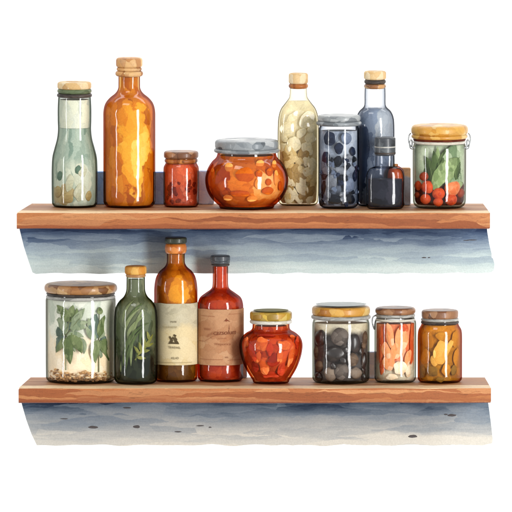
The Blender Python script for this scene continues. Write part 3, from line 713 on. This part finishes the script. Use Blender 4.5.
# 11 green herb bottle
s = Spot(135.7, 52, 'l', 'glass_bottle', 'dark green bottle of long herb blades with orange cork', 'bottle')
s.body([(9.2, 275), (9.2, 284), (9.6, 291), (12, 296.5), (16.5, 301), (20, 307), (21.4, 315), (21.7, 326), (21.7, 350), (21.6, 385)], 5.5, G_OLIVE)
s.fill('herb_oil', 279, wc('dark_herb_oil', ['1A2018', '262C20', '31382A', '12160F'], (7, 7, 12), 10, 4, .1,
      zmix=(['66705A', '8A9074', '46523C', 'A0A286'], 22, 56, (7, 7, 18))), inset=1.8, base=3, dy=.75)
s.cap('cork', 10.9, 264.8, 274.4, CORKO, 2.4); s.ring('neck_ring', 10.0, 273.8, 277.2, BROWN)
LH = wc('blade_green', ['4A5A34', '63744A', '7C8A5C'], (3, 3, 12), 5, 3, .15, .5)
LHP = wc('blade_pale', ['8C986C', 'A5AE84', '98A276'], (3, 3, 12), 5, 3, .15, .5)
LHY = wc('blade_yellow', ['8E8E48', 'A9A45A', '7C7E3E'], (3, 3, 6), 5, 3, .15, .5)
bl = []
for (a, b, c, w, m_) in [((118, 368), (117, 318), (146, 301), 4.2, LH), ((120, 368), (121, 326), (151, 312), 4, LHP), ((123, 366), (124, 330), (152, 322), 3.6, LH), ((117.5, 350), (118, 312), (134, 300), 3.6, LHP), ((126, 370), (126, 345), (144, 326), 3.4, LH),
        ((121, 345), (124, 318), (141, 308), 3.4, LHP), ((118, 335), (121, 315), (127, 302), 3.2, LH), ((131, 366), (130, 338), (138, 318), 3.2, LHP), ((136, 362), (138, 335), (150, 330), 3, LH), ((121, 372), (118, 350), (116.5, 328), 3.2, LHP), ((128, 358), (134, 316), (148, 305), 3, LHP),
        ((140, 350), (140, 330), (144, 312), 3, LH), ((145, 345), (152, 330), (153, 318), 3, LH)]:
    bl.append(((a, b, c), w, m_, 3.2 + random.random()*2, 0))
sprig(s, 'herb_sprig', 'bunch of long arching green blades in the dark green bottle', 'herb sprig', None, bl)
bl = []
for (a, c, w) in [((137, 356), (155, 331), 2.6), ((141, 351), (139, 342), 2.6), ((145, 346), (143, 337), 2.6), ((149, 340), (147, 331), 2.4), ((141, 351), (150, 350), 2.8), ((145, 346), (154, 343), 2.6), ((137, 357), (146, 358), 2.8), ((139, 354), (134, 346), 2.4)]:
    bl.append(((a, c), w+.6, LHY, 2.4, 0))
sprig(s, 'rosemary_sprig', 'small yellow green sprig low on the right of the dark green bottle', 'herb sprig', None, bl, [(((135, 360), (142, 350), (150, 339)), .5)], LHY)

# text on a curved label
def lettering(s, parent, text, px, py, w, h, R, sy, mat, tilt=0.0, shear=0.0, off=.75):
    cu = bpy.data.curves.new('lettering', 'FONT'); cu.body = text; cu.align_x = 'CENTER'; cu.align_y = 'CENTER'; cu.size = 1; cu.shear = shear
    to = bpy.data.objects.new('lettering', cu); C.objects.link(to)
    bpy.context.view_layer.update()
    dg = bpy.context.evaluated_depsgraph_get(); me = bpy.data.meshes.new_from_object(to.evaluated_get(dg))
    bpy.data.objects.remove(to); bpy.data.curves.remove(cu)
    xs = [v.co.x for v in me.vertices]; ys = [v.co.y for v in me.vertices]
    W = max(xs)-min(xs); H = max(ys)-min(ys); cx = (max(xs)+min(xs))/2; cy = (max(ys)+min(ys))/2
    x0 = s.X(px); z0 = s.Z(py, -R*sy)
    for v in me.vertices:
        a = (v.co.x-cx)/W*w; b = (v.co.y-cy)/H*h + tilt*a
        th = (x0+a)/R; v.co = Vector((R*math.sin(th), -(R*math.cos(th)*sy)-off, z0+b))*S
    me.materials.append(mat); o = bpy.data.objects.new('lettering', me); C.objects.link(o); o.parent = parent
    return o
def patch(s, parent, polys, R, mat, name='emblem', off=.75):
    bm = bmesh.new()
    for poly in polys:
        vs = []
        for x, y in poly:
            th = math.asin(max(-.98, min(.98, s.X(x)/R)))
            vs.append(bm.verts.new(Vector((R*math.sin(th), -R*math.cos(th)-off, s.Z(y, -R)))*S))
        bm.faces.new(vs)
    return obj(name, bm, mat, parent)
def label_part(s, y0, y1, R, mat, span=1.45, wav=.5):
    bm = bmesh.new(); n = 60; rows = []
    for off in (0.0, .45):
        col = []
        for i in range(n+1):
            a = -span+2*span*i/n
            zt_ = s.Z(y0, -R)+wav*noise.noise(Vector((a*2, 3, 1))); zb = s.Z(y1, -R)+wav*noise.noise(Vector((a*2, 8, 1)))
            col.append([bm.verts.new(Vector(((R+off)*math.sin(a), -(R+off)*math.cos(a), zb+(zt_-zb)*k/6))*S) for k in range(7)])
        rows.append(col)
    for i in range(n):
        for k in range(6):
            bm.faces.new((rows[1][i][k], rows[1][i+1][k], rows[1][i+1][k+1], rows[1][i][k+1]))
            bm.faces.new((rows[0][i][k], rows[0][i][k+1], rows[0][i+1][k+1], rows[0][i+1][k]))
        bm.faces.new((rows[0][i][6], rows[1][i][6], rows[1][i+1][6], rows[0][i+1][6]))
        bm.faces.new((rows[0][i][0], rows[0][i+1][0], rows[1][i+1][0], rows[1][i][0]))
    for i in (0, n):
        for k in range(6): bm.faces.new((rows[0][i][k], rows[1][i][k], rows[1][i][k+1], rows[0][i][k+1]))
    bmesh.ops.recalc_face_normals(bm, faces=bm.faces)
    return obj('label', bm, mat, s.e, 60)
INK = plain('brown_ink', '564A36', .8, .1)
INK2 = plain('faded_ink', 'A2926A', .8, .1)
INKR = plain('sepia_ink', '7C4834', .8, .1)
INKR2 = plain('pale_sepia_ink', '9C6548', .8, .1)

# 12 amber labelled bottle
s = Spot(175.8, 76, 'l', 'glass_bottle', 'amber bottle with cream paper label and dark olive cap', 'bottle')
s.body([(9.0, 252), (8.9, 258), (9.2, 263), (11.5, 267), (16.5, 271.5), (20, 278), (21.5, 287), (21.7, 297), (21.7, 330), (21.7, 370), (21.5, 384)], 4, G_AMBER2)
s.fill('spirit', 254, wc('brown_spirit', ['6A4A22', '83602E', '57391A', '94702F'], (8, 8, 12), 12, 4, .12,
      zmix=(['C06E14', 'DA8A22', 'A85A0E', 'E8A034', '8E4A0A'], 48, 56, (7, 7, 12)), blobs=[(3, 92, 12, 13, ['F0A828', 'F8BC44', 'E4951E'], (9, 9, 9))]), inset=2.2, base=2.4)
s.ring('collar', 11.0, 243.4, 253.4, wc('amber_collar', ['B0581A', 'D87A2A', 'EFA052'], (7, 7, 9), 8, 3, .2, .3, .5, coat=.5), bulge=.4)
s.cap('cap', 11.0, 236.2, 243.4, OLIVECAP, 1.6)
lb = label_part(s, 303.8, 365.2, 21.7*s.f+.3, wc('cream_paper', ['EBD5A2', 'F3E2B8', 'E4CB94'], (16, 16, 14), 14, 4, .06, .85, .1, k=1.4,
      zmix=(['CDC2A4', 'DDD2B2', 'BDB396', 'E6DCBE'], 52, 60, (9, 9, 5))))
tag(lb, 'cream paper label with small brown writing and an emblem')
R = 21.7*s.f+.75
lettering(s, lb, 'MVW', 173.8, 321.8, 6.2, 2.0, R, 1, INK)
lettering(s, lb, 'T.D.S.W.BETSP', 169.4, 327.2, 15.5, 1.8, R, 1, INK2)
lettering(s, lb, 'TRWEWEL', 174.6, 347.5, 12.8, 2.2, R, 1, INK, tilt=-.04)
lettering(s, lb, 'ASLAD', 175.0, 358.0, 8, 2.2, R, 1, INK)
patch(s, lb, [[(168.4, 343.8), (170, 341.2), (179.4, 343.4), (179, 344)], [(170, 341.2), (171.6, 337.5), (173.4, 340.6), (172, 343)], [(169, 336.6), (170.6, 336), (172.6, 340), (171, 340.5)], [(173.2, 335.2), (174.4, 334), (176.8, 335.4), (175.4, 337)],
      [(173.4, 338), (175.4, 336.6), (177.6, 339.2), (175, 342.5)], [(175.4, 342.4), (177, 340), (179.2, 343.2)], [(171.8, 338.4), (173.4, 336), (174.4, 339.8)]], R, INK)
patch(s, lb, [[(x, 362.4), (x+3.2, 362.4), (x+3.2, 362.8), (x, 362.8)] for x in [157+3.2*k for k in range(11)]], R, INK2, 'ruled_line')

# 13 red bottle
s = Spot(220.4, 78, 'l', 'glass_bottle', 'deep red bottle with tan paper label and black cap', 'bottle')
s.body([(7.7, 264), (7.7, 275), (7.9, 285), (9.5, 289), (15, 293), (20.5, 297.5), (22.6, 303.5), (22.9, 311), (22.9, 340), (22.9, 384)], 4.5, G_RED)
s.fill('sauce', 288.5, wc('red_sauce', ['AC3414', 'C44C20', '8E240E', 'DA6432', 'B83E18'], (8, 8, 9), 12, 4, .15), inset=2.2, base=2.4)
s.fill('neck_sauce', 266, wc('neck_red', ['B8401E', 'D2552C', '9C3016'], (4, 4, 12), 6, 4, .1), inset=1.6, y1=288.7)
s.cap('cap', 9.9, 254.4, 261.5, DARKLID, 1.4, wob=.05); s.ring('cap_ring', 9.5, 260.2, 263.6, DARKLID); s.ring('cap_ring', 9.2, 263.0, 266.0, DKBAND)
lb = label_part(s, 309.6, 365.4, 22.9*s.f+.3, wc('tan_paper', ['C58E66', 'D2A078', 'B87E58', 'DBB088'], (15, 15, 12), 16, 5, .1, .85, .1, k=1.4))
tag(lb, 'tan paper label with faded sepia script')
R = 22.9*s.f+.75
lettering(s, lb, 'cazsolum', 225.6, 332.3, 24, 4.6, R, 1, INKR, tilt=.02, shear=.2)
lettering(s, lb, 'Weporica', 222.8, 344.3, 17, 3.2, R, 1, INKR2, shear=.1)
lettering(s, lb, 'ers', 209.8, 334.6, 7, 2.6, R, 1, INKR2, tilt=.5, shear=.3)
lettering(s, lb, 'unzer', 206.5, 329.3, 9, 2.0, R, 1, INKR2, tilt=-.06)
lettering(s, lb, 'WL', 227, 357.3, 4, 1.6, R, 1, INKR)
lettering(s, lb, 'cemo tas', 222.5, 338.2, 9, 1.1, R, 1, INKR2)
patch(s, lb, [[(223.8, 321.4), (225.2, 320.2), (226.4, 318.9), (228.4, 320.2), (230.6, 321.8), (227.6, 320.9), (226.4, 321.6), (225.4, 320.9)], [(226.4, 318.9), (226.8, 318.2), (227.2, 319.2)], [(229, 329.6), (229.3, 324), (229.6, 329.6)]], R, INKR)
def rules(x0, x1, y, slope=0.0, h=.35):
    n = max(2, int((x1-x0)/3)); st = (x1-x0)/n
    return [[(x0+st*k, y+slope*k*st), (x0+st*(k+1), y+slope*(k+1)*st), (x0+st*(k+1), y+h+slope*(k+1)*st), (x0+st*k, y+h+slope*k*st)] for k in range(n)]
patch(s, lb, rules(200, 223, 359.4) + rules(228, 241, 360) + rules(229, 241, 314, .02) + rules(201, 215, 316, .02) + rules(199, 205, 341.4) + rules(205, 213, 341, -.6) + rules(213, 220, 336, -.25), R, INKR2, 'ruled_line')

# 14 heart-shaped red jar
s = Spot(271, 55, 'l', 'glass_jar', 'round shouldered red pepper jar tapering to its foot, with gold lid', 'jar')
s.body([(18.6, 323), (18.6, 327), (20, 330), (25, 333), (29.6, 337.5), (31.6, 344), (31, 352), (29.0, 360), (25.8, 368), (21.2, 376), (17.8, 381), (15.6, 385)], 2.6, G_ORANGE)
s.fill('peppers_in_oil', 325.5, wc('pepper_oil', ['A83214', 'C8481E', 'DC6634', '8C240E', 'B83C18'], (9, 9, 11), 16, 4, .3), inset=2.6, base=2.6)
s.cap('lid', 21.2, 309.2, 320, GOLD2, 2.6); s.ring('lid_rim', 21.4, 319.6, 323.4, WHITERIM)
s.cap('lid_top', 17.5, 308.6, 310.0, wc('olive_disc', ['6C6A22', '8A842E'], (9, 9, 9), 6, 2, .1), .4)
PP1 = wc('pepper_red', ['B8341C', 'CC4826', 'A82A16'], (5, 5, 9), 6, 3, .15); PP2 = wc('pepper_orange', ['CE5626', 'DC6E36', 'E68048'], (5, 5, 9), 6, 3, .15)
PP3 = wc('pepper_dark', ['8A2212', '9E2C18'], (5, 5, 9), 6, 3, .1)
for (x, y, rx, rz, m_, rt, nm) in [(262, 344, 6, 7, PP2, .3, 'orange'), (252, 353, 4, 9, PP1, -.4, 'red'), (284, 345, 7, 4, PP2, .2, 'orange'), (291, 356, 4, 10, PP2, .3, 'orange'), (274, 360, 6, 7, PP3, .5, 'dark red'), (264, 366, 5, 8, PP2, -.4, 'orange'), (282, 368, 4, 8, PP1, .3, 'red'), (255, 366, 4, 6, PP3, -.5, 'dark red'), (270, 349, 4, 6, PP1, 0, 'red'), (246, 342, 4, 5, PP2, .4, 'orange'), (297, 343, 3.4, 6, PP1, .1, 'red'), (271, 375, 8, 3, PP1, 0, 'red'), (280, 356, 3, 7, PP2, .2, 'orange'), (258, 357, 3, 6, PP2, .3, 'orange'), (293, 337, 6, 2, PP2, .3, 'orange'), (267, 336, 9, 2, PP3, 0, 'dark red')]:
    lump(s, x, y, rx, rz, 1.2, m_, 'pepper_strip', nm + ' pepper strip in the round shouldered red jar', 'pepper strip', nm + ' pepper strips in the red jar', .22, rt)

# 15 olive jar
s = Spot(341, 62, 'l', 'glass_jar', 'wide clear jar of black olives with gold rimmed green lid', 'jar')
s.body([(27.4, 317.5), (27.9, 320.5), (28.7, 324), (28.8, 335), (28.8, 365), (28.7, 385)], 5.5, G_CLEAR)
s.fill('brine', 322.5, wc('olive_brine', ['4A4442', '5E5652', '393534'], (7, 7, 8), 8, 4, .2,
      zmix=(['D8CBAC', 'E6DBC0', 'C9BC9C', 'E9E2CE'], 48, 56, (12, 12, 8))), inset=2.0, base=3, dy=.68)
s.cap('lid', 29.2, 303.4, 315.2, GOLD, 3.2); s.ring('lid_rim', 30.0, 314.8, 318.8, GREYRIM)
s.cap('lid_top', 25.5, 301.8, 304.0, GREENTOP, .6)
O1 = wc('olive_black', ['1C1716', '302827', '4C413E'], (6, 6, 6), 5, 2, .1, .3, .5, coat=.2); O2 = wc('olive_grey', ['3E3632', '665B54', '8A7E76', '2A2524'], (6, 6, 6), 5, 2, .15, .35)
O3 = wc('olive_brown', ['4A3A30', '6A5646', '86705C', '2E2622'], (6, 6, 6), 5, 2, .15, .4); O4 = wc('olive_tan', ['847264', 'A08E7E', '5E5048'], (6, 6, 6), 5, 2, .15, .4)
tk = []
for (x, y, rx, rz, m_, lb_) in [(320.9, 337.9, 8, 8.6, O1, 'glossy black olive highest on the left in the olive jar'), (339.8, 336.8, 9, 9.2, O2, 'large grey olive in the upper middle of the olive jar'), (333.6, 354, 12, 8.2, O1, 'widest black olive at the middle of the olive jar'),
        (354.8, 343.5, 6, 9.5, O1, 'black olive right of the grey one in the olive jar'), (364.5, 338.5, 4.4, 7.6, O3, 'brown olive by the upper right wall of the olive jar'), (316.4, 352.5, 4, 7.5, O3, 'brown olive by the left wall of the olive jar'), (341, 371.4, 8, 8.6, O2, 'grey olive low in the middle of the olive jar'),
        (330.5, 374, 6.4, 7.2, O4, 'tan olive beside the low grey one in the olive jar'), (352.5, 359.5, 6.2, 7, O3, 'brown olive right of the widest black one in the olive jar'), (363.5, 360, 5, 8, O1, 'black olive by the right wall of the olive jar'), (355.5, 373, 7, 6, O4, 'tan olive low on the right in the olive jar'), (319, 377, 5.5, 5, O1, 'black olive in the bottom left corner of the olive jar'),
        (364, 377, 4.4, 5, O1, 'black olive in the bottom right corner of the olive jar'), (319.5, 366, 5.5, 6, O3, 'brown olive above the bottom left corner of the olive jar')]:
    tk.append((x, y, (rx+rz)/2)); lump(s, x, y, rx, rz, min(rx, 7)*.75, m_, 'olive', lb_, 'olive', 'large olives in the olive jar', .07, 0)
scatter(s, 6, 315, 367, 345, 380, 2.6, 3.8, 1.6, [O3, O1, O1], 'small_olive', 'small olive filling a gap between the large ones in the olive jar', 'olive', 'small olives in the olive jar', .15, .85, taken=tk, back=10)

# 16 orange clasp jar
s = Spot(395.4, 64, 'l', 'clasp_jar', 'narrow jar of orange slices with brown wooden lid and side clip', 'jar')
s.body([(18.9, 316), (19.4, 319), (20.8, 322), (21, 330), (21, 365), (20.8, 385)], 5, G_CLEAR)
s.fill('syrup', 323, wc('cream_syrup', ['E6DAC0', 'F2E4C8', 'C8C4AC', 'F4CCA0'], (8, 8, 6), 10, 4, .1,
      zmix=(['E0602E', 'EE8450', 'D04E24', 'F4A474', 'F0946A', 'F6C8A0'], 16, 26, (5, 5, 18))), inset=2.0, base=3, dy=.85)
s.cap('lid', 20.3, 305.4, 314.2, BROWN2, 3.4); s.ring('band', 20.0, 313.8, 317.0, GREYRIM); s.ring('glass_lip', 20.2, 318.2, 320.8, WHITERIM)
P = catmull([(-19.5, s.Z(315)), (-22.6, s.Z(317)), (-23.2, s.Z(322)), (-22, s.Z(327)), (-20.8, s.Z(329)), (-20.6, s.Z(324)), (-19.8, s.Z(320))], 4)
obj('clasp', tube([Vector((a, -3, z)) for a, z in P], .8), WIRE, s.e)
OS1 = wc('orange_flesh', ['F09458', 'F6B480', 'EA8040', 'F8CCA4'], (5, 5, 8), 6, 2, .12, k=.95); OS2 = wc('red_flesh', ['D04E24', 'E4703E'], (5, 5, 12), 6, 2, .12); OS3 = wc('cream_flesh', ['F4DCB8', 'F8E8D0', 'F0C89A'], (5, 5, 7), 6, 2, .12, k=.95)
for (x, y, rx, rz, m_, rt, nm) in [(401.5, 339, 6.5, 12, OS1, .1, 'orange'), (380.5, 344, 3.8, 20, OS2, 0, 'red'), (390, 336, 4, 12, OS1, -.15, 'orange'), (411.5, 345, 2.8, 20, OS2, 0, 'red'), (408, 358, 4, 9, OS1, .3, 'orange'), (389, 363, 6, 7, OS1, .2, 'orange'), (400, 368, 6.5, 7, OS3, -.3, 'cream'), (382, 367, 3.6, 7, OS2, .1, 'red'), (408, 371, 4, 6, OS3, 0, 'cream'), (396, 351, 5, 9, OS1, .2, 'orange'), (386, 351, 4.5, 9, OS1, -.2, 'orange'), (392, 377, 6, 3, OS3, 0, 'cream'), (404, 328, 5, 4, OS2, 0, 'red')]:
    lump(s, x, y, rx, rz, 1.3, m_, 'fruit_slice', nm + ' fruit slice in the narrow orange jar with the side clip', 'fruit slice', nm + ' fruit slices in the narrow orange jar', .15, rt)

# 17 ochre jar
s = Spot(440, 64, 'l', 'glass_jar', 'amber yellow jar with thick brown lid, rightmost on the lower shelf', 'jar')
s.body([(18.6, 320), (18.4, 323), (19.2, 325.5), (21.6, 330), (22.3, 337), (22.3, 350), (22.3, 375), (22.1, 385)], 4.5, G_OCHRE)
s.fill('syrup', 324.5, wc('ochre_syrup', ['9C6A1C', 'B98228', 'C9932F', '8A5C18'], (7, 7, 9), 12, 4, .3,
       zmix=(['C9862A', 'D99A38', 'B97620'], 34, 48, (8, 8, 12))), inset=1.9, base=2.6, dy=.85)
s.cap('lid', 18.5, 308.2, 318.4, BROWN2, 2.4, wob=.02); s.ring('twine', 19.0, 317.8, 321.0, GREYRIM); s.ring('twine', 19.2, 320.6, 323.6, DKBAND)
Y1 = wc('pear_yellow', ['E4B25A', 'F0C878', 'D8A244'], (6, 6, 9), 6, 2, .1); Y2 = wc('pear_ochre', ['BE842C', 'CE9638', 'B07824'], (6, 6, 9), 6, 2, .15); Y3 = wc('pear_brown', ['80642C', '96783A', '6C5426'], (6, 6, 7), 6, 2, .15)
for (x, y, rx, rz, m_, rt, nm) in [(441, 352.5, 7.5, 12, Y1, .1, 'pale yellow'), (427.6, 340, 7, 8.5, Y2, -.4, 'ochre'), (455, 339, 5, 8, Y2, .3, 'ochre'), (441.5, 336, 6.5, 4.5, Y2, 0, 'ochre'), (425.4, 357, 5.5, 8, Y2, .4, 'ochre'), (456, 357, 4, 9, Y2, .2, 'ochre'), (453.6, 370, 3.6, 5.4, Y3, .2, 'brown'), (446, 370, 5, 6, Y2, 0, 'ochre'), (432, 371, 6, 5, Y3, .3, 'brown'), (423, 371, 3.4, 6, Y3, -.3, 'brown'), (440, 380, 4, 2.6, Y3, 0, 'brown'), (449, 347, 3, 8, Y1, .5, 'pale yellow'), (434, 361, 4, 5, Y1, -.5, 'pale yellow')]:
    lump(s, x, y, rx, rz, 1.3, m_, 'pear_slice', nm + ' pear slice in the amber yellow jar', 'fruit slice', nm + ' pear slices in the amber yellow jar', .15, rt)

# ------------------------------------------------------------------ light
w = bpy.data.worlds.new('World'); scn.world = w; w.use_nodes = True
bg = w.node_tree.nodes['Background']; bg.inputs[0].default_value = (1, 1, 1, 1); bg.inputs[1].default_value = .64
def area(name, loc, target, sx, sy_, L, col=(1, 1, 1)):
    ld = bpy.data.lights.new(name, 'AREA'); ld.shape = 'RECTANGLE'; ld.size = sx; ld.size_y = sy_
    ld.energy = L*math.pi*sx*sy_; ld.color = col
    o = bpy.data.objects.new(name, ld); C.objects.link(o); o.location = loc
    o.rotation_euler = (Vector(target)-Vector(loc)).to_track_quat('-Z', 'Y').to_euler(); return o
def az(a, r, z): return (r*math.sin(math.radians(a)), -r*math.cos(math.radians(a)), z)
area('strip_lamp_right', az(38, 2.6, .05), (0, .1, 0), .50, 2.2, 25)
area('strip_lamp_left', az(-62, 2.6, .05), (0, .1, 0), .17, 1.6, 20)
area('overhead_softbox', (-.6, -1.0, 1.9), (0, .1, 0), .9, .5, 6.5, (1, .98, .95))

area('wall_fill_high', (0, .45, 1.3), (0, .9, .2), 2.4, .3, 5)  # added unseen fill that whitens the wall and lifts its shadows
area('wall_fill_low', (0, .45, -1.3), (0, .9, -.2), 2.4, .3, 5)  # added unseen fill from below, also to whiten the wall

# ------------------------------------------------------------------ camera
cd = bpy.data.cameras.new('camera'); cam = bpy.data.objects.new('camera', cd); C.objects.link(cam)
cd.sensor_width = 36; cd.lens = 36*D/512; cd.clip_start = .5; cd.clip_end = 200
cam.location = (0, -D*CS*S, D*SN*S); cam.rotation_euler = (math.pi/2-E, 0, 0)
scn.camera = cam
scn.view_settings.view_transform = 'Standard'; scn.view_settings.look = 'None'; scn.view_settings.exposure = 0; scn.view_settings.gamma = 1
scn.render.engine = 'CYCLES'
cy = scn.cycles; cy.transparent_max_bounces = 40; cy.max_bounces = 8; cy.use_denoising = True
cy.caustics_reflective = False; cy.caustics_refractive = False
